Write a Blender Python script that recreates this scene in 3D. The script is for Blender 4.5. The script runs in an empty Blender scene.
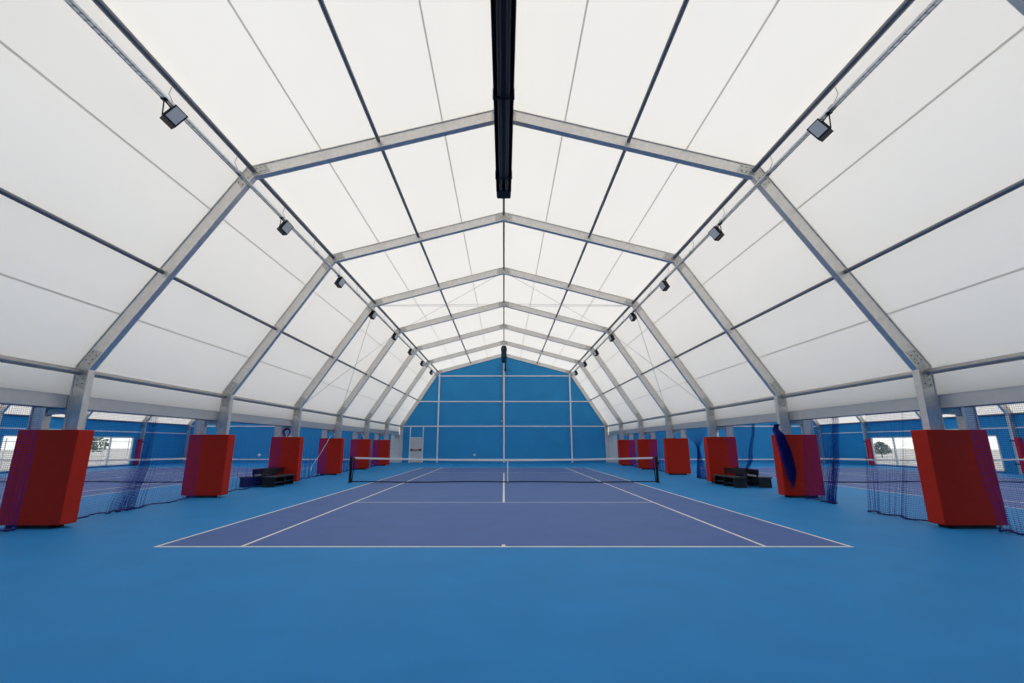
import bpy, bmesh, math, random
from mathutils import Vector, Matrix
random.seed(7)
PI = math.pi
SC = bpy.context.scene
COL = SC.collection

# ------------------------------------------------------------------ materials
def mat(name, rgb, rough=0.6, metal=0.0, spec=0.5, noise=0.0, nscale=6.0, bump=0.0, bscale=40.0):
    m = bpy.data.materials.new(name); m.use_nodes = True
    nt = m.node_tree; N = nt.nodes; L = nt.links
    b = N['Principled BSDF']
    b.inputs['Base Color'].default_value = (*rgb, 1)
    b.inputs['Roughness'].default_value = rough
    b.inputs['Metallic'].default_value = metal
    b.inputs['Specular IOR Level'].default_value = spec
    if noise or bump:
        tc = N.new('ShaderNodeTexCoord')
        n = N.new('ShaderNodeTexNoise'); n.inputs['Scale'].default_value = nscale; n.inputs['Detail'].default_value = 4
        L.new(tc.outputs['Object'], n.inputs['Vector'])
        if noise:
            r = N.new('ShaderNodeValToRGB')
            r.color_ramp.elements[0].position = .3; r.color_ramp.elements[1].position = .7
            r.color_ramp.elements[0].color = (*[c*(1-noise) for c in rgb], 1)
            r.color_ramp.elements[1].color = (*[min(1, c*(1+noise)) for c in rgb], 1)
            L.new(n.outputs['Fac'], r.inputs['Fac']); L.new(r.outputs['Color'], b.inputs['Base Color'])
        if bump:
            n2 = N.new('ShaderNodeTexNoise'); n2.inputs['Scale'].default_value = bscale
            L.new(tc.outputs['Object'], n2.inputs['Vector'])
            bp = N.new('ShaderNodeBump'); bp.inputs['Strength'].default_value = bump; bp.inputs['Distance'].default_value = .01
            L.new(n2.outputs['Fac'], bp.inputs['Height']); L.new(bp.outputs['Normal'], b.inputs['Normal'])
    return m

def membrane_mat(name, trans, diff, t=.5):
    m = bpy.data.materials.new(name); m.use_nodes = True
    nt = m.node_tree; N = nt.nodes; L = nt.links
    N.remove(N['Principled BSDF']); out = N['Material Output']
    tc = N.new('ShaderNodeTexCoord')
    n = N.new('ShaderNodeTexNoise'); n.inputs['Scale'].default_value = .35; n.inputs['Detail'].default_value = 3
    L.new(tc.outputs['Object'], n.inputs['Vector'])
    r = N.new('ShaderNodeValToRGB')
    r.color_ramp.elements[0].position = .35; r.color_ramp.elements[1].position = .65
    r.color_ramp.elements[0].color = (*[c*.985 for c in trans], 1); r.color_ramp.elements[1].color = (*trans, 1)
    L.new(n.outputs['Fac'], r.inputs['Fac'])
    a = N.new('ShaderNodeBsdfTranslucent'); L.new(r.outputs['Color'], a.inputs['Color'])
    d = N.new('ShaderNodeBsdfDiffuse'); d.inputs['Color'].default_value = (*diff, 1)
    x = N.new('ShaderNodeMixShader'); x.inputs['Fac'].default_value = t
    L.new(d.outputs[0], x.inputs[1]); L.new(a.outputs[0], x.inputs[2]); L.new(x.outputs[0], out.inputs['Surface'])
    return m

def net_mat(name, rgb, pitch, thread):
    """square netting: threads opaque, holes clear; UV in metres of cloth"""
    m = bpy.data.materials.new(name); m.use_nodes = True
    nt = m.node_tree; N = nt.nodes; L = nt.links
    N.remove(N['Principled BSDF']); out = N['Material Output']
    uv = N.new('ShaderNodeUVMap'); sp = N.new('ShaderNodeSeparateXYZ'); L.new(uv.outputs[0], sp.inputs[0])
    fr = []
    for ax in (0, 1):
        md = N.new('ShaderNodeMath'); md.operation = 'PINGPONG'; md.inputs[1].default_value = pitch/2
        L.new(sp.outputs[ax], md.inputs[0])
        lt = N.new('ShaderNodeMath'); lt.operation = 'LESS_THAN'; lt.inputs[1].default_value = thread/2
        L.new(md.outputs[0], lt.inputs[0]); fr.append(lt)
    mx = N.new('ShaderNodeMath'); mx.operation = 'MAXIMUM'
    L.new(fr[0].outputs[0], mx.inputs[0]); L.new(fr[1].outputs[0], mx.inputs[1])
    d = N.new('ShaderNodeBsdfDiffuse'); d.inputs['Color'].default_value = (*rgb, 1)
    t = N.new('ShaderNodeBsdfTransparent')
    x = N.new('ShaderNodeMixShader')
    L.new(mx.outputs[0], x.inputs['Fac']); L.new(t.outputs[0], x.inputs[1]); L.new(d.outputs[0], x.inputs[2])
    L.new(x.outputs[0], out.inputs['Surface'])
    return m

def glass_mat():
    m = bpy.data.materials.new('window_glass'); m.use_nodes = True
    nt = m.node_tree; N = nt.nodes; L = nt.links
    N.remove(N['Principled BSDF']); out = N['Material Output']
    g = N.new('ShaderNodeBsdfGlossy'); g.inputs['Roughness'].default_value = .02
    t = N.new('ShaderNodeBsdfTransparent'); t.inputs['Color'].default_value = (.94, .96, .96, 1)
    lw = N.new('ShaderNodeLayerWeight'); lw.inputs['Blend'].default_value = .5
    pw = N.new('ShaderNodeMath'); pw.operation = 'POWER'; pw.inputs[1].default_value = 4; L.new(lw.outputs['Facing'], pw.inputs[0])
    f = N.new('ShaderNodeMath'); f.operation = 'MULTIPLY_ADD'; f.inputs[1].default_value = .6; f.inputs[2].default_value = .04; L.new(pw.outputs[0], f.inputs[0])
    x = N.new('ShaderNodeMixShader')
    L.new(f.outputs[0], x.inputs['Fac']); L.new(t.outputs[0], x.inputs[1]); L.new(g.outputs[0], x.inputs[2])
    L.new(x.outputs[0], out.inputs['Surface'])
    return m

M = {
 'floor': mat('blue_acrylic_floor', (.0145, .240, .585), .62, spec=.2, noise=.05, nscale=1.2, bump=.06, bscale=120),
 'court': mat('purple_blue_court_paint', (.078, .152, .39), .62, spec=.25, noise=.05, nscale=1.5, bump=.06, bscale=120),
 'line': mat('white_line_paint', (.82, .83, .84), .6, spec=.3, noise=.03, nscale=9),
 'wall': mat('blue_wall_sheet', (.028, .29, .60), .55, spec=.25, noise=.04, nscale=.8),
 'steel': mat('galvanised_steel', (.71, .685, .65), .46, metal=.85, noise=.07, nscale=11),
 'zinc': mat('zinc_plate', (.53, .525, .50), .5, metal=.8, noise=.16, nscale=14),
 'bolt': mat('dark_bolt', (.11, .115, .12), .5, metal=.6, noise=.05),
 'purlin': mat('grey_purlin_tube', (.20, .205, .225), .42, metal=.5, noise=.08, nscale=8),
 'eave': mat('grey_eave_tube', (.46, .44, .42), .45, metal=.75, noise=.06, nscale=9),
 'ridge': mat('beige_ridge_tube', (.33, .31, .235), .5, metal=.2, noise=.06, nscale=8),
 'rail': mat('light_galvanised_channel', (.72, .73, .72), .45, metal=.3, noise=.12, nscale=18),
 'gutter': mat('grey_gutter_sheet', (.60, .59, .575), .5, metal=.55, noise=.04, nscale=5),
 'trim': mat('white_grey_rail', (.80, .82, .84), .5, metal=.1, noise=.04, nscale=7),
 'pad': mat('red_vinyl_pad', (.53, .025, .012), .55, spec=.12, noise=.05, nscale=5, bump=.05, bscale=200),
 'padbase': mat('dark_rubber_base', (.02, .02, .022), .8, noise=.1),
 'black': mat('black_coated_metal', (.010, .011, .015), .5, spec=.2, noise=.1, nscale=20),
 'heater': mat('black_heater_sheet', (.010, .012, .018), .30, metal=0, spec=.6, noise=.1, nscale=5),
 'chrome': mat('bright_metal', (.7, .7, .7), .25, metal=1.0, noise=.03),
 'lens': mat('lamp_glass', (.46, .49, .54), .15, spec=.6, noise=.04, nscale=30),
 'rope': mat('navy_rope', (.016, .022, .17), .8, noise=.1, nscale=60),
 'bench': mat('black_plastic_bench', (.014, .013, .014), .45, spec=.4, noise=.15, nscale=12),
 'seat': mat('dark_brown_slats', (.055, .045, .045), .5, spec=.4, noise=.15, nscale=12),
 'door': mat('pale_grey_door', (.58, .59, .58), .5, noise=.03, nscale=4),
 'redbar': mat('red_push_bar', (.45, .10, .10), .45, noise=.05),
 'white': mat('white_plastic', (.80, .83, .85), .5, noise=.03),
 'panel': mat('grey_corner_sheet', (.66, .67, .68), .5, metal=.1, noise=.04),
 'nettape': mat('white_net_band', (.80, .80, .78), .7, noise=.03, nscale=30),
 'netcord': mat('black_net_cord', (.008, .009, .012), .8, noise=.1, nscale=50),
 'frame': mat('white_window_frame', (.70, .73, .77), .45, noise=.03),
 'ground': mat('pale_concrete', (.42, .42, .41), .8, noise=.12, nscale=.8),
 'leaf': mat('green_leaves', (.15, .19, .13), .7, noise=.4, nscale=9),
 'pink': mat('faded_pink_hose', (.40, .10, .16), .5, noise=.1, nscale=9),
 'cable': mat('steel_wire', (.50, .51, .50), .45, metal=.4, noise=.05),
 'membrane': membrane_mat('white_pvc_membrane', (.95, .935, .90), (.85, .84, .82), .5),
 'skirt': membrane_mat('brightened_membrane_skirt', (.97, .955, .92), (.85, .84, .82), .9),  # membrane copy, extra brightness put into its translucency to offset shade in the valley
 'seam': membrane_mat('welded_membrane_seam', (.80, .765, .705), (.72, .69, .63), .48),
 'net': net_mat('blue_netting', (.016, .030, .30), .036, .0042),
 'netdense': net_mat('blue_netting_gathered', (.018, .026, .19), .03, .016),
 'courtnet': net_mat('black_court_netting', (.012, .012, .015), .045, .0028),
 'glass': glass_mat(),
}

# ------------------------------------------------------------------ mesh helpers
class MB:
    def __init__(s): s.v = []; s.f = []; s.mi = []; s.sm = []; s.uv = None
    def add(s, vs, fs, mi=0, smooth=False):
        o = len(s.v); s.v += [tuple(v) for v in vs]
        for f in fs: s.f.append(tuple(i+o for i in f)); s.mi.append(mi); s.sm.append(smooth)
    def box(s, a, b, mi=0):
        x0, y0, z0 = [min(a[i], b[i]) for i in range(3)]; x1, y1, z1 = [max(a[i], b[i]) for i in range(3)]
        s.add([(x0,y0,z0),(x1,y0,z0),(x1,y1,z0),(x0,y1,z0),(x0,y0,z1),(x1,y0,z1),(x1,y1,z1),(x0,y1,z1)],
              [(3,2,1,0),(4,5,6,7),(0,1,5,4),(1,2,6,5),(2,3,7,6),(3,0,4,7)], mi)
    def cbox(s, a, b, c=.02, mi=0):
        """box with chamfered edges"""
        bm = bmesh.new()
        bmesh.ops.create_cube(bm, size=1)
        for v in bm.verts:
            v.co = Vector([(a[i]+b[i])/2 + v.co[i]*abs(b[i]-a[i]) for i in range(3)])
        bmesh.ops.bevel(bm, geom=bm.edges[:], offset=c, segments=2, affect='EDGES', profile=.7)
        s.bm(bm, mi)
    def bm(s, bm, mi=0, smooth=False):
        bm.verts.index_update()
        s.add([v.co for v in bm.verts], [[v.index for v in f.verts] for f in bm.faces], mi, smooth); bm.free()
    def obox(s, c, ax, ay, az, hx, hy, hz, mi=0):
        c = Vector(c); ax, ay, az = Vector(ax).normalized(), Vector(ay).normalized(), Vector(az).normalized()
        P = [c+ax*hx*i+ay*hy*j+az*hz*k for k in (-1, 1) for i, j in ((-1,-1),(1,-1),(1,1),(-1,1))]
        s.add(P, [(3,2,1,0),(4,5,6,7),(0,1,5,4),(1,2,6,5),(2,3,7,6),(3,0,4,7)], mi)
    def tube(s, pts, r, n=8, mi=0, cap=True, closed=False, smooth=True):
        pts = [Vector(p) for p in pts]; k = len(pts); vs = []; up = None
        for i, p in enumerate(pts):
            if closed: t = pts[(i+1) % k]-pts[i-1]
            else: t = pts[min(i+1, k-1)]-pts[max(i-1, 0)]
            t.normalize()
            if up is None:
                up = Vector((0, 0, 1)) if abs(t.z) < .9 else Vector((1, 0, 0))
            u = (up-t*up.dot(t)).normalized(); w = t.cross(u); up = u
            rr = r[i] if isinstance(r, (list, tuple)) else r
            vs += [p+(u*math.cos(2*PI*(j+.5)/n)+w*math.sin(2*PI*(j+.5)/n))*rr for j in range(n)]
        fs = []
        for i in range(k if closed else k-1):
            for j in range(n):
                a, b = i*n+j, i*n+(j+1) % n; c, d = ((i+1) % k)*n+(j+1) % n, ((i+1) % k)*n+j
                fs.append((a, d, c, b))
        s.add(vs, fs, mi, smooth)
        if cap and not closed:
            s.add(vs[:n], [tuple(range(n))], mi); s.add(vs[-n:], [tuple(range(n-1, -1, -1))], mi)
    def loft(s, rings, mi=0, cap=True, smooth=False):
        n = len(rings[0]); vs = [p for r in rings for p in r]; fs = []
        for i in range(len(rings)-1):
            for j in range(n):
                fs.append((i*n+j, i*n+(j+1) % n, (i+1)*n+(j+1) % n, (i+1)*n+j))
        s.add(vs, fs, mi, smooth)
        if cap:
            s.add(rings[0], [tuple(range(n-1, -1, -1))], mi); s.add(rings[-1], [tuple(range(n))], mi)
    def build(s, name, mats, parent=None, loc=(0, 0, 0)):
        me = bpy.data.meshes.new(name)
        l = Vector(loc)
        me.from_pydata([tuple(Vector(v)-l) for v in s.v], [], s.f)
        for m in (mats if isinstance(mats, (list, tuple)) else [mats]): me.materials.append(M[m])
        for p, mi, sm in zip(me.polygons, s.mi, s.sm): p.material_index = mi; p.use_smooth = sm
        if s.uv:
            ul = me.uv_layers.new(name='UVMap')
            for lp in me.loops: ul.data[lp.index].uv = s.uv[lp.vertex_index]
        me.update()
        bm = bmesh.new(); bm.from_mesh(me)
        if not s.uv: bmesh.ops.recalc_face_normals(bm, faces=bm.faces[:])
        bm.to_mesh(me); bm.free()
        o = bpy.data.objects.new(name, me); COL.objects.link(o); o.location = l
        if parent:
            o.parent = parent; o.location = l-parent.location if False else l
        return o

def tag(o, label=None, cat=None, group=None, kind=None):
    if label: o['label'] = label
    if cat: o['category'] = cat
    if group: o['group'] = group
    if kind: o['kind'] = kind
    return o
def thing(name, label, cat, loc=(0, 0, 0), group=None):
    o = bpy.data.objects.new(name, None); o.empty_display_size = .3
    COL.objects.link(o); o.location = loc
    return tag(o, label, cat, group)
def struct(o, label, cat=None):
    return tag(o, label, cat, kind='structure')
def dup(root, loc, label, group=None, rotz=None, scale=None):
    r = root.copy(); COL.objects.link(r); r.location = loc; r['label'] = label
    if rotz is not None: r.rotation_euler = (0, 0, rotz)
    if group: r['group'] = group
    for ch in [o for o in bpy.data.objects if o.parent == root]:
        c = ch.copy(); COL.objects.link(c); c.parent = r
        for g in [o for o in bpy.data.objects if o.parent == ch]:
            d = g.copy(); COL.objects.link(d); d.parent = c
    return r
ORD = ['nearest', 'second', 'third', 'fourth', 'fifth', 'sixth', 'seventh', 'eighth']

# ------------------------------------------------------------------ layout
HW, EZ = 8.68, 3.10          # inner face of the columns, eave height
KX, KZ = 5.80, 7.62          # roof knuckle (inner)
RZ = 9.19                    # ridge (inner)
D = .30                      # depth of the frame section
PITCH = 18.38                # hall to hall
FY = lambda k: 20.0-5.017*(6-k)
Y0, Y1 = FY(-2), 20.06

def offset_profile(d):
    """half profile (x>0): floor, eave, knuckle, ridge, pushed outward by d"""
    P = [Vector((HW, 0)), Vector((HW, EZ)), Vector((KX, KZ)), Vector((0, RZ))]
    n = []
    for a, b in zip(P, P[1:]):
        t = (b-a).normalized(); n.append(Vector((t.y, -t.x)))
    # ridge mirrored segment normal
    out = [P[0]+n[0]*d]
    for i in (1, 2):
        m = (n[i-1]+n[i]).normalized(); out.append(P[i]+m*(d/m.dot(n[i])))
    out.append(Vector((0, RZ+d/n[2].y)))
    return out
IN = offset_profile(0); OUT = offset_profile(D)
def prof_at(seg, s, d):
    """point on segment seg (1 side slope, 2 roof slope) at fraction s and offset d"""
    p = offset_profile(d); return p[seg].lerp(p[seg+1], s)

# ------------------------------------------------------------------ portal frames
def beam(i0, i1, sx, parent, name):
    prof = [(0,-.075),(.08,-.075),(.08,-.055),(.93,-.055),(.93,-.075),(1,-.075),(1,.075),(.93,.075),(.93,.055),(.08,.055),(.08,.075),(0,.075)]
    rings = []
    for i in (i0, i1):
        a, b = IN[i], OUT[i]
        rings.append([(sx*(a.x+(b.x-a.x)*t), y, a.y+(b.y-a.y)*t) for t, y in prof])
    m = MB(); m.loft(rings); return m.build(name, 'steel', parent)
def plate(i, sx, parent, name, L0, L1, mirror=False):
    """bolted plate over a frame joint, both faces"""
    def p(s, t, d):           # s metres from joint i along neighbour
        j = i+1 if s > 0 else i-1
        if i == 3 and s > 0: j = 2
        aI, bI, aO, bO = IN[i], IN[j], OUT[i], OUT[j]
        f = abs(s)/(bI-aI).length
        q = (aI.lerp(bI, f)).lerp(aO.lerp(bO, f), t); return q
    for y in (-1, 1):
        m = MB()
        for (s0, s1) in ((-L0, 0), (0, L1)):
            sg = -1 if s0 < 0 else 1
            A = []
            for s in ((-L0, -1e-6) if sg < 0 else (1e-6, L1)):
                for t in (.13, .87): A.append(p(s, t, 0))
            x = -sx if (mirror and sg > 0) else sx
            q = [A[0], A[2], A[3], A[1]]
            v = [(x*a.x, y*.053, a.y) for a in q]+[(x*a.x, y*.063, a.y) for a in q]
            m.add(v, [(0,1,2,3),(4,5,6,7),(0,1,5,4),(1,2,6,5),(2,3,7,6),(3,0,4,7)])
            for s in (.12, .22, .32) if (L0 if sg < 0 else L1) > .3 else (.12, .2):
                for t in (.32, .68):
                    a = p(sg*(s+(.05 if t > .5 else 0)), t, 0)
                    m.tube([(x*a.x, y*.06, a.y), (x*a.x, y*.074, a.y)], .013, 6, mi=1)
        m.build(name, ['zinc', 'bolt'], parent)
def make_frame(name, label, y):
    t = thing(name, label, 'steel arch', (0, y, 0), 'arched portal frames of the hall')
    for sx in (-1, 1):
        beam(0, 1, sx, t, 'column'); beam(1, 2, sx, t, 'side_rafter'); beam(2, 3, sx, t, 'roof_rafter')
        plate(1, sx, t, 'eave_plate', .42, .42); plate(2, sx, t, 'knuckle_plate', .40, .42)
    plate(3, 1, t, 'ridge_plate', .3, .3, True)
    return t
f0 = make_frame('portal_frame', 'grey steel arch rising from the two red pads nearest the camera', FY(0))
for k in range(1, 6):
    dup(f0, (0, FY(k), 0), f'{ORD[k]} grey steel arch from the camera, its legs standing in the {ORD[k]} red pads')
dup(f0, (0, FY(6), 0), 'last grey steel arch, framing the edge of the blue far wall')
dup(f0, (0, FY(-1)+.06, 0), 'grey steel arch over the photographer, only a corner of it at the top right')
for sx, side in ((-1, 'left'), (1, 'right')):
    for k in range(0, 6):
        dup(f0, (sx*PITCH, FY(k), 0), f'arch of the {side} neighbouring hall with its leg in the {ORD[k]} {side} pad', 'arched frames of the neighbouring halls')
    dup(f0, (sx*PITCH, FY(6), 0), f'end arch of the neighbouring hall on the {side}, framing that hall\'s far wall', 'arched frames of the neighbouring halls')

# ------------------------------------------------------------------ floor and courts
fl = MB()
def rect(x0, x1, y0, y1, z, mi):
    fl.add([(x0, y0, z), (x1, y0, z), (x1, y1, z), (x0, y1, z)], [(0, 1, 2, 3)], mi)
rect(-27.5, 27.5, Y0-.1, Y1+.05, 0, 0)
fl.box((-27.5, Y0-.1, -.15), (27.5, Y1+.05, -.005), 0)
def court(cx):
    w = .055; B = 11.90; S = 5.50; I = 4.16
    rect(cx-S, cx+S, -B, B, .002, 1)
    z = .005; e = .065
    for s in (-1, 1):
        for X in (S, I):
            x = cx+s*X-s*w/2; rect(x-w/2, x+w/2, -B+e, B-e, z, 2)
        rect(cx-S, cx+S, min(s*B, s*(B-e)), max(s*B, s*(B-e)), z, 2)
        y = s*6.4; rect(cx-I+w, cx+I-w, y-w/2, y+w/2, z, 2)
        rect(cx-w/2, cx+w/2, min(s*(B-e), s*11.70), max(s*(B-e), s*11.70), z, 2)
    rect(cx-.03, cx+.03, -6.4+w/2, 6.4-w/2, z, 2)
for cx in (0, -PITCH, PITCH): court(cx)
struct(fl.build('floor', ['floor', 'court', 'line']), 'blue hard court floor with purple-blue playing area and white lines', 'floor')

# ------------------------------------------------------------------ membrane roofs
def ceiling(name, cx, label):
    m = MB(); P = offset_profile(D+.03)
    ya, yb = Y0, Y1
    sk = P[1].x+.02
    pts = [(-sk, 2.575), (-P[1].x, P[1].y), (-P[2].x, P[2].y), (0, P[3].y), (P[2].x, P[2].y), (P[1].x, P[1].y), (sk, 2.575)]
    nb = 8
    for (a, b) in zip(pts, pts[1:]):
        for i in range(nb):
            y0 = ya+(yb-ya)*i/nb; y1 = ya+(yb-ya)*(i+1)/nb
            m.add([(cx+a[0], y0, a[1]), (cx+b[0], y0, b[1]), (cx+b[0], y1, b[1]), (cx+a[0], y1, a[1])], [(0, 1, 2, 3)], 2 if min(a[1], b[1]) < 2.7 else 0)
    # welded seams, thin doubled strips just under the sheet
    Q = offset_profile(D+.022)
    for (x, seg) in ((1.47, 2), (4.31, 2), (6.70, 1), (8.29, 1)):
        a, b = Q[seg], Q[seg+1]; f = (x-a.x)/(b.x-a.x); t = (b-a).normalized(); p = a.lerp(b, f)
        for sx in (-1, 1):
            u, v = p-t*.018, p+t*.018
            m.add([(cx+sx*u.x, ya, u.y), (cx+sx*v.x, ya, v.y), (cx+sx*v.x, yb, v.y), (cx+sx*u.x, yb, u.y)], [(0, 1, 2, 3)], 1)
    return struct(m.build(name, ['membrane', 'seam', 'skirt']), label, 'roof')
ceiling('ceiling', 0, 'white translucent membrane roof over the near court with welded seams')
ceiling('ceiling_left', -PITCH, 'white membrane roof of the neighbouring hall on the left')
ceiling('ceiling_right', PITCH, 'white membrane roof of the neighbouring hall on the right')

# ------------------------------------------------------------------ end walls, side walls
def end_wall(name, cx, y0, y1, label, grow=0.0):
    m = MB(); P = offset_profile(.14)
    lp = [(P[0].x, 0), (P[1].x, P[1].y), (P[2].x, P[2].y), (0, P[3].y), (-P[2].x, P[2].y), (-P[1].x, P[1].y), (-P[0].x, 0)]
    m.loft([[(cx+x, y0, z) for x, z in lp], [(cx+x, y1, z) for x, z in lp]])
    return struct(m.build(name, 'wall'), label, 'wall')
for cx, s, t in ((0, '', 'near court'), (-PITCH, '_left', 'left neighbouring hall'), (PITCH, '_right', 'right neighbouring hall')):
    end_wall('wall_far'+s, cx, 19.99, 20.05, f'blue sheeted gable wall at the far end of the {t}')
    end_wall('wall_near'+s, cx, FY(-2)-.02, FY(-2)+.04, f'blue gable wall behind the camera at the end of the {t}')

tn = [0]
def trim(pts, r, label, m='trim', cat='rail'):
    tn[0] += 1
    b = MB()
    for p in pts: b.box(*p)
    return struct(b.build(f'trim_{tn[0]}', m), label, cat)
def half_at(z):
    if z <= EZ: return HW
    if z <= KZ: return HW+(KX-HW)*(z-EZ)/(KZ-EZ)
    return KX*(RZ-z)/(RZ-KZ)
for cx, t in ((0, 'near court'), (-PITCH, 'left neighbouring hall'), (PITCH, 'right neighbouring hall')):
    for z, n in ((7.42, 'top'), (5.17, 'middle'), (3.04, 'lower'), (.27, 'lowest')):
        h = half_at(z)-.02 if z < KZ else KX
        trim([((cx-h, 19.93, z-.045), (cx+h, 19.99, z+.045))], 0, f'{n} pale horizontal rail on the far wall of the {t}')
    for x, n in ((-5.69, 'left'), (0, 'centre'), (5.80, 'right')):
        z1 = {'centre': RZ-.02}.get(n, KZ-.05)
        w = .07 if n == 'centre' else .06
        trim([((cx+x-w, 19.86, 0), (cx+x+w, 19.95, z1))], 0, f'{n} pale upright post on the far wall of the {t}')
b = MB(); b.tube([(-.12, 19.9, 3.2), (-.12, 19.9, 8.2)], .022, 8)
struct(b.build('trim_conduit', 'ridge'), 'thin beige conduit running up beside the centre post of the far wall', 'conduit')

# inter-hall corner panels at the far end
for sx, side in ((-1, 'left'), (1, 'right')):
    b = MB()
    b.box((sx*8.99, 19.95, 0), (sx*9.39, 20.03, 2.3))
    b.box((sx*9.02, 19.90, 0), (sx*9.10, 19.95, 2.22)); b.box((sx*9.27, 19.90, 0), (sx*9.35, 19.95, 2.22))
    b.box((sx*9.02, 19.90, 2.14), (sx*9.35, 19.95, 2.22))
    struct(b.build(f'wall_corner_{side}', 'panel'), f'narrow grey sheet filling the {side} far corner between two halls', 'wall')

# side walls with window openings
XW = 27.32
wn = [0]
def side_wall(sx, side, wins):
    m = MB(); z1 = 3.12
    xa, xb = sx*XW, sx*(XW+.06)
    ys = Y0; 
    for (a, c) in wins:
        m.box((xa, ys, 0), (xb, a, z1)); m.box((xa, a, 2.04), (xb, c, z1)); m.box((xa, a, 0), (xb, c, .08)); ys = c
    m.box((xa, ys, 0), (xb, Y1, z1))
    struct(m.build(f'wall_{side}', 'wall'), f'low blue outer wall of the neighbouring hall on the {side}', 'wall')
    for i, (a, c) in enumerate(wins):
        wn[0] += 1
        f = MB(); t = .07
        xi, xo = sx*(XW-.03), sx*(XW+.07); mid = (a+c)/2
        for q in ((a, a+t), (mid-.035, mid+.035), (c-t, c)): f.box((xi, q[0], .08), (xo, q[1], 2.04))
        f.box((xi, a, .08), (xo, c, .15)); f.box((xi, a, 1.97), (xo, c, 2.04))
        nm = ['farthest', 'second farthest', 'third farthest', 'nearest'][i]
        w = struct(f.build(f'window_{wn[0]}', 'frame'), f'{nm} white-framed double window in the outer wall on the {side}', 'window')
        for q in ((a+t, mid-.035), (mid+.035, c-t)):
            g = MB(); g.box((sx*(XW+.015), q[0], .15), (sx*(XW+.025), q[1], 1.97)); g.build('pane', 'glass', w)
    b = MB(); b.box((sx*(XW-.05), Y0, 2.38), (sx*XW, Y1, 2.45))
    tn[0] += 1
    struct(b.build(f'trim_{tn[0]}', 'trim'), f'pale horizontal rail above the windows of the outer wall on the {side}', 'rail')
side_wall(-1, 'left', sorted([(10.55, 14.4), (5.5, 9.4), (.5, 4.4)]))
side_wall(1, 'right', sorted([(10.85, 14.7), (5.9, 9.6), (.5, 4.3)]))

# exit door
DX = -.07
d = MB(); d.cbox((DX-7.93, 19.92, 0.01), (DX-6.93, 19.985, 2.02), .008)
dr = struct(d.build('door_1', 'door'), 'pale grey emergency exit door in the left part of the far wall', 'door')
b = MB()
b.box((DX-8.03, 19.90, 0), (DX-7.94, 19.99, 3.0)); b.box((DX-6.92, 19.90, 0), (DX-6.84, 19.99, 3.0)); b.box((DX-8.03, 19.90, 2.03), (DX-6.84, 19.99, 2.10))
b.build('door_frame', 'trim', dr)
b = MB(); b.tube([(DX-7.8, 19.86, 1.07), (DX-7.06, 19.86, 1.07)], .035, 10); b.build('push_bar', 'redbar', dr)
for x in (DX-7.8, DX-7.06):
    b = MB(); b.cbox((x-.09, 19.83, .99), (x+.06, 19.93, 1.15), .015); h = b.build('bar_bracket', 'black', dr)

# round wall fixtures
def fixture(x, z, label, r=.1):
    b = MB(); n = 20
    ring = lambda rr, y: [(x+rr*math.cos(2*PI*i/n), y, z+rr*math.sin(2*PI*i/n)) for i in range(n)]
    b.loft([ring(r, 19.99), ring(r, 19.95), ring(r*.75, 19.91), ring(r*.3, 19.895)], smooth=True)
    return tag(b.build('wall_vent', 'white'), label, 'vent', 'round white vents on the far walls')
fixture(-2.51, .63, 'small round white vent low on the far wall, left of its centre post')
fixture(-20.86, .63, 'small round white vent low on the far wall of the left neighbouring hall', .12)
b = MB(); b.cbox((-.23, 19.94, 3.44), (-.15, 19.99, 3.54), .008)
tag(b.build('junction_box', 'white'), 'tiny pale junction box beside the centre post of the far wall', 'box')

# ------------------------------------------------------------------ purlins, light rails, bracing
ya, yb = Y0+.1, 19.95
def purlin(x, z, r, m, label, n=10):
    b = MB(); b.tube([(x, ya+ (yb-ya)*i/8, z) for i in range(9)], r, n)
    o = b.build('purlin', m); return tag(o, label, 'tube', 'long tubes under the roof sheet')
purlin(0, RZ+.22, .04, 'ridge', 'thin beige tube running along the ridge of the roof')
for sx, side in ((-1, 'left'), (1, 'right')):
    p = prof_at(2, (5.8-2.96)/5.8, .2); purlin(sx*2.96, p.y, .045, 'purlin', f'dark tube halfway up the {side} roof slope')
    p = offset_profile(.17)[2]; purlin(sx*(p.x-.075), p.y+.025, .058, 'purlin', f'dark tube along the {side} roof bend, just above the light rail')
    p = offset_profile(.2)
    a, c = p[1], p[2]; q = a.lerp(c, (7.53-a.x)/(c.x-a.x)); purlin(sx*q.x, q.y, .045, 'purlin', f'dark tube halfway up the {side} lower slope')
    purlin(sx*8.88, EZ-.05, .066, 'eave', f'grey tube along the {side} eave above the gutter')
    for far in (1,):
        purlin(sx*(PITCH+8.88), EZ+.04, .05, 'purlin', f'tube along the outer eave of the neighbouring hall on the {side}')
RX, RLZ = 5.87, 7.42
LY = [-12.83+4.19*i for i in range(8)]
for sx, side in ((-1, 'left'), (1, 'right')):
    t = thing('light_rail', f'pale galvanised channel carrying the floodlights along the {side} roof bend', 'rail', (sx*RX, 0, RLZ), 'floodlight rails')
    b = MB(); w = .042
    for sg in (-1, 1):
        b.box((sg*w, ya, -.02), (sg*(w-.004), yb, .03)); b.box((sg*w, ya, -.02), (sg*(w-.030), yb, -.016))
    q = ya
    while q < yb:
        b.box((-w, q, -.02), (w, q+.022, -.014)); q += .11
    b.build('channel', 'rail', t)
    for y in [yy+dy for yy in LY for dy in (-1.95, .25)]:
        if y < ya: continue
        h = MB(); h.tube([(0, y, .03), (sx*.05, y-.12, .2), (sx*.02, y-.12, .34)], .007, 5); h.box((-.045, y-.05, -.02), (.045, y+.05, .05)); h.build('hanger', 'cable', t)

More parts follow.
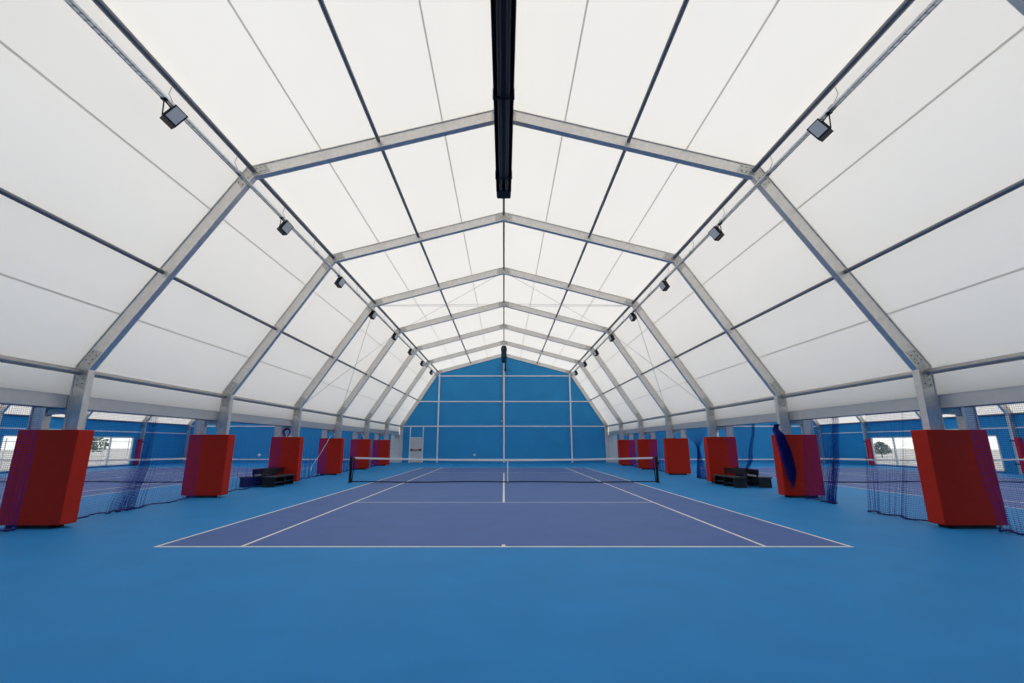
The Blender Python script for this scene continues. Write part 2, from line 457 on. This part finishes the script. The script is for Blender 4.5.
# ---- floodlights (built for the left rail, mirrored by a half turn for the right)
def make_flood(sx, loc, label):
    t = thing('floodlight', label, 'floodlight', loc, 'floodlights on the rails')
    m_ = lambda v: Vector((v[0]*-sx, v[1], v[2]))
    nn, e1, e2 = m_((.8202, -.5577, -.1275)).normalized(), m_((.458, .7737, -.4378)).normalized(), m_((.3428, .3007, .8900)).normalized()
    c = m_((.10, .19, -.20))
    w, h, d = .120, .166, .215
    hb = MB()
    def ring(k, a, bb): return [c-nn*k+e1*(a*i)+e2*(bb*j) for i, j in ((-1,-1),(1,-1),(1,1),(-1,1))]
    hb.loft([ring(d, w*.86, h*.86), ring(d*.9, w*.95, h*.95), ring(.012, w, h), ring(0, w*.96, h*.96)])
    for q in range(-3, 4):
        hb.obox(c-nn*(d+.012)+e2*(q*.036), nn, e1, e2, .014, w*.8, .006)
    hb.build('housing', 'black', t)
    l = MB(); l.obox(c+nn*.002, nn, e1, e2, .004, w*.80, h*.82); l.build('lens', 'lens', t)
    apex = Vector((0, 0, -.02))
    br = MB()
    for q in (-.8, .45):
        br.tube([apex, c-e1*(w+.004)+e2*(h*q)-nn*(d*.35)], .011, 6)
    br.tube([c-e1*(w+.002)+e2*(h*-.85)-nn*(d*.35), c-e1*(w+.002)+e2*(h*.6)-nn*(d*.35)], .012, 6)
    br.box((-.05, -.03, -.03), (.05, .03, -.012)); br.build('bracket', 'black', t)
    return t
NAMES = ['nearest', 'second', 'third', 'fourth', 'fifth', 'sixth', 'seventh', 'farthest']
for sx, side in ((-1, 'left'), (1, 'right')):
    fl0 = None
    for i, y in enumerate(LY):
        lab = f'{NAMES[i]} black floodlight from the camera hanging on the {side} rail'
        y += .34*(sx > 0)
        if i == 0: fl0 = make_flood(sx, (sx*RX, y, RLZ), lab)
        else: dup(fl0, (sx*RX, y, RLZ), lab, rotz=-sx*min(.2, .08*i))

# ---- bracing cables in the third bay
def cable(pts, r, label):
    b = MB(); b.tube(pts, r, 5); return tag(b.build('bracing_cable', 'cable'), label, 'cable', 'thin bracing wires between the third and fourth arches')
pI = offset_profile(.1)
for sx, side in ((-1, 'left'), (1, 'right')):
    E_, K_ = pI[1], pI[2]
    cable([(sx*K_.x, FY(3)-.1, K_.y), (sx*E_.x, FY(2)+.1, E_.y)], .011, f'thin wire falling towards the camera across the {side} lower slope')
    cable([(sx*K_.x, FY(2)+.1, K_.y), (sx*E_.x, FY(3)-.1, E_.y)], .011, f'thin wire falling away from the camera across the {side} lower slope')
    R_ = pI[3]
    cable([(sx*K_.x, FY(3)-.1, K_.y), (sx*.05, FY(2)+.1, R_.y)], .009, f'thin wire rising towards the camera across the {side} roof slope')
    cable([(sx*K_.x, FY(2)+.1, K_.y), (sx*.05, FY(3)-.1, R_.y)], .009, f'thin wire rising away from the camera across the {side} roof slope')
cable([(-5.8, FY(2), KZ+.02), (5.8, FY(2), KZ+.02)], .008, 'thin level tie wire across the hall between the two roof bends')

# ------------------------------------------------------------------ ridge heaters
def heater(y0, y1, label, hang):
    t = thing('radiant_heater', label, 'heater', (0, y0, 8.5), 'black tube heaters under the ridge')
    L = y1-y0; b = MB()
    sec = [(-.21, 0), (-.20, 0), (-.13, .17), (.13, .17), (.20, 0), (.21, 0), (.145, .19), (-.145, .19)]
    b.loft([[(x, 0, z) for x, z in sec], [(x, L-.35, z) for x, z in sec]]); b.build('reflector_hood', 'heater', t)
    for x in (-.085, .085):
        b = MB(); b.tube([(x, .1+(L-.5)*i/6, .045) for i in range(7)], .05, 12); b.build('burner_tube', 'heater', t)
    b = MB(); b.cbox((-.205, L-.42, -.015), (.205, L, .23), .06); e = b.build('end_box', 'black', t)
    b = MB(); b.cbox((-.05, L-.02, .05), (.05, L+.03, .12), .01); b.tube([(-.08, L-.03, .0), (0, L+.02, .03), (.08, L-.03, 0)], .014, 6); b.build('valve', 'chrome', e)
    for y in hang:
        yy = y-y0; b = MB()
        b.box((-.225, yy-.025, -.025), (.225, yy+.025, -.005)); b.box((-.225, yy-.025, -.02), (-.21, yy+.025, .21)); b.box((.21, yy-.025, -.02), (.225, yy+.025, .21)); b.box((-.22, yy-.025, .2), (.22, yy+.025, .21))
        b.build('strap', 'black', t)
        b = MB(); b.tube([(-.12, yy, .2), (-.01, yy, .86)], .006, 5); b.tube([(.12, yy, .2), (.01, yy, .86)], .006, 5); b.build('hanger_wire', 'cable', t)
    return t
heater(-17.6, -7.72, 'long black tube heater hanging under the ridge above the near half of the court', [-15.5, -11.6, -8.76])
heater(13.2, 19.5, 'black tube heater under the ridge close to the far wall', [14, 17, 18.8])
b = MB(); b.tube([(.1, 19.6, 8.5), (.12, 19.72, 8.3), (.12, 19.74, 8.0), (.08, 19.75, 7.85)], .06, 10); b.tube([(.12, 19.74, 8.05), (.12, 19.74, 7.8)], .09, 10)
tag(b.build('flue_pipe', 'black'), 'short black flue elbow at the top of the far wall behind the heater', 'pipe')

# ------------------------------------------------------------------ gutters
for sx, side in ((-1, 'left'), (1, 'right')):
    t = thing('gutter', f'long grey sheet gutter between the halls on the {side}', 'gutter', (sx*9.19, 0, 2.3), 'valley gutters')
    b = MB(); h = .195
    for a, c in (((-h, 0), (-h+.012, .26)), ((h-.012, 0), (h, .26)), ((-h, 0), (h, .015)), ((-h-.012, .25), (-h+.03, .27)), ((h-.03, .25), (h+.012, .27)), ((-h-.006, 0), (-h+.01, .03)), ((h-.01, 0), (h+.006, .03))):
        b.box((a[0], ya, a[1]), (c[0], 19.9, c[1]))
    b.build('trough', 'gutter', t)
    for k in range(-1, 6):
        b = MB(); y = FY(k)
        pts = [(-.21, 0), (.21, 0), (.21, -.16), (.17, -.125), (.0, -.115), (-.17, -.125), (-.21, -.16)]
        b.loft([[(x, y-.05, z-.005) for x, z in pts], [(x, y+.05, z-.005) for x, z in pts]]); b.build('bracket', 'zinc', t)

# ------------------------------------------------------------------ red pads
def make_pad(loc, sx, label, x0=8.46, x1=9.67):
    t = thing('column_pad', label, 'pad', loc, 'red pads round the column pairs')
    w = (x1-x0)/2
    b = MB(); b.cbox((-w, -.26, .075), (w, .10, 1.85), .022); p = b.build('foam_cover', 'pad', t)
    for xx in (-w+.26+.15, w-.26-.2):
        q = MB(); q.box((xx-.24, -.23, .0), (xx+.24, .08, .09)); q.build('foot', 'padbase', t)
    q = MB()
    for z in (.075, 1.85):
        q.tube([(-w+.01, -.255, z), (w-.01, -.255, z), (w-.01, .095, z), (-w+.01, .095, z)], .007, 5, closed=True)
    q.build('piping', 'pad', p)
    return t
pd = None
for sx, side in ((-1, 'left'), (1, 'right')):
    for k in range(6):
        lab = f'{ORD[k]} red foam pad from the camera along the {side} side of the court'
        if k == 5: lab = f'farthest red foam pad in the row along the {side} side of the court'
        loc = (sx*((9.065+.015*k) if sx < 0 else (9.02+.025*k)), FY(k), 0)
        if pd is None: pd = make_pad(loc, sx, lab)
        else: dup(pd, loc, lab)
sp = None
for sx, side in ((-1, 'left'), (1, 'right')):
    for k in (5, 4, 3):
        lab = f'narrow red pad on the {["farthest","second farthest","third farthest"][5-k]} outer column of the {side} hall'
        loc = (sx*27.14, FY(k), 0)
        if sp is None:
            sp = thing('outer_column_pad', lab, 'pad', loc, 'narrow red pads on outer columns')
            b = MB(); b.cbox((-.14, -.26, .06), (.14, -.11, 1.9), .03); b.build('foam_cover', 'pad', sp)
            b = MB(); b.box((-.14, -.13, 1.7), (.14, .13, 1.76)); b.box((-.14, -.13, .5), (.14, .13, .56)); b.build('strap', 'padbase', sp)
        else: dup(sp, loc, lab)

# ------------------------------------------------------------------ court nets
def court_net(cx, label):
    t = thing('tennis_net', label, 'tennis net', (cx, 0, 0), 'tennis nets')
    X = 6.25
    H = lambda x: .915+(1.015-.915)*(abs(x)/X)**1.6
    n = 64; m = MB(); uv = []
    xs = [-X+2*X*i/n for i in range(n+1)]
    vs = []; 
    for x in xs:
        for j in range(5):
            z = .03+(H(x)-.03)*j/4; xx = x*(1+.012*(1-j/4)); vs.append((xx, 0, z)); uv.append((x, z))
    m.add(vs, [(i*5+j, (i+1)*5+j, (i+1)*5+j+1, i*5+j+1) for i in range(n) for j in range(4)]); m.uv = uv
    m.build('mesh', 'courtnet', t)
    b = MB()
    b.loft([[(x, -.012, H(x)-.055), (x, .012, H(x)-.055), (x, .014, H(x)), (x, 0, H(x)+.012), (x, -.014, H(x))] for x in xs]); b.build('top_band', 'nettape', t)
    b = MB(); b.tube([(x*1.012, 0, .035+.012*math.sin(abs(x)*1.3)) for x in xs], .024, 6); b.build('hem_cord', 'netcord', t)
    for s in (-1, 1):
        b = MB(); b.tube([(s*X, 0, 1.0), (s*X*1.012, 0, .03)], .022, 6)
        for q in range(5): b.tube([(s*X*1.005, 0, .12+q*.2), (s*6.39, 0, .2+q*.2)], .005, 4)
        b.build('side_lacing', 'netcord', t)
        b = MB(); b.tube([(s*6.4, 0, 0), (s*6.4, 0, 1.03)], .055, 14); b.tube([(s*6.4, 0, 1.03), (s*6.4, 0, 1.06)], [.06, .04], 14); b.tube([(s*6.4, 0, 0), (s*6.4, 0, .02)], .09, 14); p = b.build('post', 'black', t)
        b = MB(); b.cbox((s*6.43-.03, -.05, .72), (s*6.43+.06, .05, .84), .01); b.build('winder', 'black', p)
        b = MB(); b.tube([(s*X, 0, 1.02), (s*6.4, 0, 1.02)], .006, 5); b.build('cable', 'cable', t)
    b = MB(); b.box((.135, -.018, .03), (.185, .018, H(.16)+.005)); b.build('centre_strap', 'nettape', t)
    return t
court_net(0, 'tennis net with white top band across the court in the middle')
for sx, side in ((-1, 'left'), (1, 'right')):
    court_net(sx*PITCH, f'tennis net of the neighbouring hall on the {side}, seen through the side netting')

# ------------------------------------------------------------------ dividing net curtains
def sstep(t): return t*t*(3-2*t)
def curtain(sx, ctrl, label, lam=.3, zm=1.2, x0=9.2, z1=2.29, m='net', zb=.03, nz=16, seed=1, xt=0, xb=0):
    """ctrl: (u, y_top, y_mid, y_bottom, amplitude) along the cloth width u (metres)"""
    rnd = random.Random(seed); ph = [rnd.uniform(0, 6.3) for _ in range(3)]
    t = thing('divider_net', label, 'netting', (sx*x0, (ctrl[0][1]+ctrl[-1][1])/2, 0), 'blue dividing nets between the halls')
    y_off = t.location.y
    U = ctrl[-1][0]; n = max(8, int(U/.035)); cols = []
    for i in range(n+1):
        u = U*i/n
        for a, c in zip(ctrl, ctrl[1:]):
            if a[0] <= u <= c[0]+1e-9:
                f = (u-a[0])/max(1e-9, c[0]-a[0]); cols.append((u,)+tuple(a[q]+(c[q]-a[q])*f for q in range(1, 5))); break
    mb = MB(); vs = []; uv = []; hem = []; top = []
    for (u, yt, ym, yb_, am) in cols:
        for j in range(nz+1):
            z = z1+(zb-z1)*j/nz
            if z > zm: f = (z1-z)/(z1-zm); y = yt+(ym-yt)*sstep(f)
            else: f = (zm-z)/(zm-zb); y = ym+(yb_-ym)*sstep(f)
            w = .35+.65*(j/nz)
            x = am*w*(math.sin(2*PI*u/lam+ph[0]+.5*math.sin(z*1.7+ph[1]))+.4*math.sin(2*PI*u/(lam*2.3)+ph[2]))
            x = x*(1 if sx > 0 else 1)+sx*(xt+(xb-xt)*j/nz)
            zz = z+(.018*math.sin(u*5+ph[1]) if j == nz else 0)
            vs.append((x, y-y_off, zz)); uv.append((u, z))
        hem.append(vs[-1]); top.append(vs[-(nz+1)])
    k = nz+1
    mb.add(vs, [(i*k+j, (i+1)*k+j, (i+1)*k+j+1, i*k+j+1) for i in range(n) for j in range(nz)], 0, True); mb.uv = uv
    mb.build('netting', m, t)
    b = MB(); b.tube([(p[0], p[1], max(.016, p[2])) for p in hem], .017, 5); b.build('hem_rope', 'rope', t)
    b = MB(); b.tube(top, .006, 5); b.build('top_rope', 'rope', t)
    return t
def flat(y0, y1, am=.03, r=1.12):
    L = abs(y1-y0)*r; return [(0, y0, y0, y0, am), (L, y1, y1, y1, am)]
# left side, from the camera away
curtain(-1, [(0, -15.2, -15.2, -15.2, .02), (4.6, -10.62, -10.62, -10.62, .02), (5.4, -10.42, -10.42, -10.44, .05)], 'blue divider net at the left edge, in front of the nearest red pad', seed=1)
curtain(-1, [(0, -9.9, -9.9, -9.9, .015), (1.9, -7.95, -8.0, -8.5, .02), (3.4, -7.68, -7.72, -8.15, .05), (5.8, -7.38, -7.45, -7.7, .07), (6.5, -7.05, -7.05, -7.3, .03), (8.2, -5.42, -5.42, -5.42, .02)],
        'blue divider net between the first and second left pads, gathered in slanting folds', seed=2, lam=.24)
curtain(-1, [(0, -4.85, -4.85, -4.85, .03), (1.2, -4.2, -4.2, -4.2, .05), (4.6, -1.2, -1.2, -1.2, .04), (5.8, -.42, -.42, -.42, .05)], 'blue divider net between the second and third left pads, behind the bench', seed=3)
curtain(-1, [(0, .17, .17, .17, .05), (2.2, 1.6, 1.6, 1.6, .06), (6.4, 4.6, 4.6, 4.6, .05)], 'blue divider net between the third and fourth left pads', seed=4)
curtain(-1, flat(5.15, 9.62, .05, 1.5), 'blue divider net between the fourth and fifth left pads', seed=5)
curtain(-1, flat(10.15, 14.62, .05, 1.5), 'blue divider net between the fifth and sixth left pads', seed=6)
# right side
curtain(1, [(0, -15.2, -15.2, -15.2, .02), (4.2, -11.0, -11.0, -11.0, .02), (5.6, -10.45, -10.47, -10.62, .06)], 'blue divider net at the right edge, in front of the nearest red pad', seed=7)
curtain(1, [(0, -9.9, -9.9, -9.95, .02), (.9, -9.3, -9.3, -9.3, .03), (1.6, -9.15, -9.1, -9.0, .06), (2.3, -8.6, -8.6, -8.6, .03), (3.3, -8.1, -8.1, -8.2, .07)], 'short blue net with loose folds just beyond the nearest right pad', seed=8, xt=-.15, xb=-.52)
curtain(1, [(0, -6.98, -6.93, -6.75, .05), (2.4, -6.72, -6.68, -6.5, .07), (3.2, -6.3, -6.3, -6.2, .03), (4.2, -5.42, -5.42, -5.5, .02)], 'blue net bunched into a thick vertical hang before the second right pad', seed=9, lam=.2, xb=-.28)
curtain(1, [(0, -2.75, -2.35, -1.25, .04), (2.3, -2.56, -2.1, -1.05, .06), (3.2, -1.3, -1.2, -.8, .03), (3.9, -.42, -.42, -.42, .02)], 'blue net swept back behind the right bench, beside the third right pad', seed=10, lam=.22, zm=1.1)
curtain(1, [(0, 3.95, 2.45, 2.75, .05), (2.0, 2.6, 2.38, 2.5, .06), (2.6, 2.3, 2.32, 2.3, .06), (4.4, 1.2, 2.2, 1.6, .05)], 'blue net tied up at its waist between the third and fourth right pads', seed=11, lam=.22, zm=1.35)
curtain(1, flat(5.15, 9.62, .05, 1.6), 'blue divider net between the fourth and fifth right pads', seed=12)
curtain(1, flat(10.15, 14.62, .05, 1.6), 'blue divider net between the fifth and sixth right pads', seed=13)

# bundle of net tied to the second right column and lying on its pad
y = FY(1)-.33
t = thing('net_bundle', 'dark blue net bundle tied to the second right column and hanging over its red pad', 'netting', (0, 0, 0))
edge = [(2.2, 8.45, 8.6), (2.05, 8.38, 8.54), (1.9, 8.33, 8.58), (1.6, 8.32, 8.64), (1.3, 8.40, 8.72), (1.0, 8.45, 8.77), (.85, 8.48, 8.78), (.6, 8.50, 8.75), (.28, 8.52, 8.70)]
def lerp_edge(z):
    for a, c in zip(edge, edge[1:]):
        if c[0] <= z <= a[0]:
            f = (a[0]-z)/(a[0]-c[0]); return a[1]+(c[1]-a[1])*f, a[2]+(c[2]-a[2])*f
    return edge[-1][1:]
for lay in range(3):
    b = MB(); uv = []; vs_l = []; nu, nv = 48, 22
    for i in range(nu+1):
        q = i/nu
        zb_ = .33+.45*abs(q-.6)+.07*math.sin(q*23+lay*2)+.05*math.sin(q*9+lay)+.14*lay
        for k in range(nv+1):
            z = 2.18+(zb_-2.18)*k/nv
            l_, r_ = lerp_edge(z); in_ = .03*lay
            x = l_+in_+(r_-l_-2*in_)*q + .010*math.sin(z*9+q*14+lay)
            am = .045*min(1, (r_-l_)/.22)
            yy = y+(.17 if z > 2.0 else (.17-(2.0-z)/.15*.20 if z > 1.85 else -.03))-.018*lay+am*math.sin(2*PI*q*6.5+lay*1.3+z*1.2)
            vs_l.append((x, yy-.0, z)); uv.append((q*1.4, z))
    b.add(vs_l, [(i*(nv+1)+k, (i+1)*(nv+1)+k, (i+1)*(nv+1)+k+1, i*(nv+1)+k+1) for i in range(nu) for k in range(nv)], 0, True); b.uv = uv
    b.build('net_fold', 'netdense', t)
b = MB(); b.tube([(8.55+.14*math.cos(a), FY(1)+.0+.16*math.sin(a)-.0, 2.16) for a in [2*PI*i/16 for i in range(16)]], .012, 5, closed=True)
b.build('tie_rope', 'rope', t)

# ------------------------------------------------------------------ benches
def make_bench(loc, sx, label):
    """seat faces +x locally when sx=1; long axis y"""
    t = thing('bench', label, 'bench', loc, 'black courtside benches')
    L = 1.6
    for i in range(3):
        b = MB(); b.cbox((-.24+i*.165, -L/2-.06, .34), (-.24+i*.165+.15, L/2+.06, .38), .008); b.build('seat_slat', 'seat', t)
    for y_ in (-L/2+.03, L/2-.03, 0):
        b = MB(); b.cbox((-.23, y_-.03, 0), (.22, y_+.03, .34), .008); b.build('leg_panel', 'bench', t)
        b = MB(); b.obox((-.265, y_, .46), (.06, 0, 1), (0, 1, 0), (-1, 0, .06), .18, .025, .018); b.build('back_support', 'bench', t)
    b = MB(); b.obox((-.25, 0, .545), (.06, 0, 1), (0, 1, 0), (1, 0, -.06), .10, L/2+.04, .015); b.build('backrest', 'bench', t)
    b = MB(); b.box((-.2, -L/2, .12), (.19, L/2, .16)); b.build('stretcher', 'bench', t)
    return t
b0 = make_bench((-8.76, -1.22, 0), 1, 'black bench facing the court beside the third left pad')
dup(b0, (8.70, -1.42, 0), 'black bench facing the court beside the third right pad', rotz=PI)
dup(b0, (-9.62, -1.22, 0), 'black bench behind the left net, back to back with the courtside one', rotz=PI)
dup(b0, (9.64, -1.42, 0), 'black bench behind the right net, back to back with the courtside one', rotz=0)

# ------------------------------------------------------------------ small things at the columns
dp = None
for sx, side in ((-1, 'left'), (1, 'right')):
    for k in (1, 2, 3, 4):
        if (sx, k) == (-1, 2): continue
        lab = f'pale rainwater pipe bending down behind the {ORD[k]} {side} pad'
        y = FY(k)
        b = MB(); b.tube([(0, .24, 2.295), (0, .24, 2.2), (sx*-.05, .2, 2.1), (sx*-.13, .19, 2.0), (sx*-.15, .19, 1.88), (sx*-.15, .19, .02)], .045, 10, smooth=True)
        o = b.build('downpipe', 'trim'); o.location = (sx*9.19, y, 0)
        tag(o, lab, 'pipe', 'rainwater pipes at the columns')
# hose coil on the third left column
t = thing('hose_coil', 'coiled pinkish hose hanging above the third left pad', 'hose', (-9.18, FY(2)-.05, 2.05))
for q, (r, m) in enumerate(((.17, 'pink'), (.14, 'rope'), (.11, 'pink'))):
    b = MB(); b.tube([(r*math.cos(a), .02*q-.02, r*math.sin(a)) for a in [2*PI*i/24 for i in range(24)]], .022, 6, closed=True); b.build('coil', m, t)
b = MB(); b.tube([(0, .04, .17), (0, .06, .26)], .012, 6); b.build('hook', 'chrome', t)
b = MB(); b.tube([(.02, -.03, -.08), (.03, -.04, -.2)], .02, 6); b.build('nozzle', 'white', t)
# slack cord by the fourth left pad
b = MB(); A = Vector((-9.12, FY(3)-.32, 1.95)); Bp = Vector((-9.12, FY(3)-2.3, .55))
b.tube([A+Vector((0, .3, .1)), A]+[A.lerp(Bp, i/6)+Vector((0, 0, -.06*math.sin(PI*i/6))) for i in range(1, 7)]+[Bp+Vector((0, -.1, -.2))], .010, 6)
tag(b.build('draw_cord', 'white'), 'slack white cord slanting down from the top of the fourth left pad', 'cord')

# ------------------------------------------------------------------ outdoors beyond the windows
b = MB(); b.box((-140, -120, -.4), (140, 140, -.16)); 
struct(b.build('ground', 'ground'), 'pale concrete yard outside the windows', 'ground')
def shrub(x, y, h, r, label):
    t = thing('shrub', label, 'shrub', (x, y, -.16), 'shrubs outside')
    rnd = random.Random(int(x*7+y*13)); b = MB()
    for i in range(420):
        a = rnd.uniform(0, 2*PI); q = rnd.random()**.5*r; z = h*(.25+.75*rnd.random()); s = .12+.07*r
        q *= math.sin(PI*min(1, max(.12, z/h)))**.6
        d1 = Vector((rnd.gauss(0, 1), rnd.gauss(0, 1), rnd.gauss(0, 1))).normalized(); d2 = d1.cross(Vector((rnd.gauss(0, 1), 1, rnd.gauss(0, 1)))).normalized()
        c = Vector((q*math.cos(a), q*math.sin(a), z))
        b.add([c-d1*s, c+d2*s*.5, c+d1*s, c-d2*s*.5], [(0, 1, 2, 3)])
    b.build('foliage', 'leaf', t)
    b = MB(); b.tube([(0, 0, 0), (.03, 0, h*.4), (0, .04, h*.8)], [.06, .04, .02], 6); b.build('stem', 'bench', t)
    return t
shrub(-57, 43.5, 2.9, 2.6, 'grey-green shrub outside the left window')
shrub(49, 40.5, 1.9, 1.1, 'dark small shrub outside the right window')
t = thing('yard_fence', 'thin pale yard fence of two rails and posts outside the left window', 'fence', (-33, 16, -.16))
for z in (1.2, 1.9):
    b = MB(); b.tube([(0, -8, z), (0, 8, z)], .03, 6); b.build('rail', 'rail', t)
for i in range(7):
    b = MB(); b.tube([(0, -7.5+i*2.5, 0), (0, -7.5+i*2.5, 2.1)], .04, 6); b.build('post', 'rail', t)

# ------------------------------------------------------------------ sky
w = bpy.data.worlds.new('overcast_sky'); SC.world = w; w.use_nodes = True
nt = w.node_tree; N = nt.nodes; L = nt.links
bg = N['Background']; tc = N.new('ShaderNodeTexCoord'); sp_ = N.new('ShaderNodeSeparateXYZ'); L.new(tc.outputs['Generated'], sp_.inputs[0])
r = N.new('ShaderNodeValToRGB'); L.new(sp_.outputs[2], r.inputs['Fac'])
r.color_ramp.elements[0].position = 0; r.color_ramp.elements[0].color = (.885, .862, .815, 1)
r.color_ramp.elements[1].position = .9; r.color_ramp.elements[1].color = (.962, .932, .880, 1)
L.new(r.outputs['Color'], bg.inputs['Color']); bg.inputs['Strength'].default_value = 1.86

# ------------------------------------------------------------------ camera
cd = bpy.data.cameras.new('camera'); cam = bpy.data.objects.new('camera', cd); COL.objects.link(cam)
cd.sensor_width = 36; cd.lens = 448.51/1024*36; cd.clip_start = .05; cd.clip_end = 500
cd.shift_x = (512-504.05)/1024
cam.location = (.0091, -19.4645, 1.588)
cam.rotation_euler = (PI/2+.2236, 0, 0)
SC.camera = cam
vs_ = SC.view_settings
SC.display_settings.display_device = 'sRGB'
vs_.view_transform = 'Standard'; vs_.look = 'None'; vs_.gamma = 1; vs_.use_curve_mapping = False; vs_.exposure = 0
SC.cycles.max_bounces = 10; SC.cycles.diffuse_bounces = 6; SC.cycles.transmission_bounces = 8; SC.cycles.transparent_max_bounces = 48
SC.cycles.caustics_reflective = False; SC.cycles.caustics_refractive = False
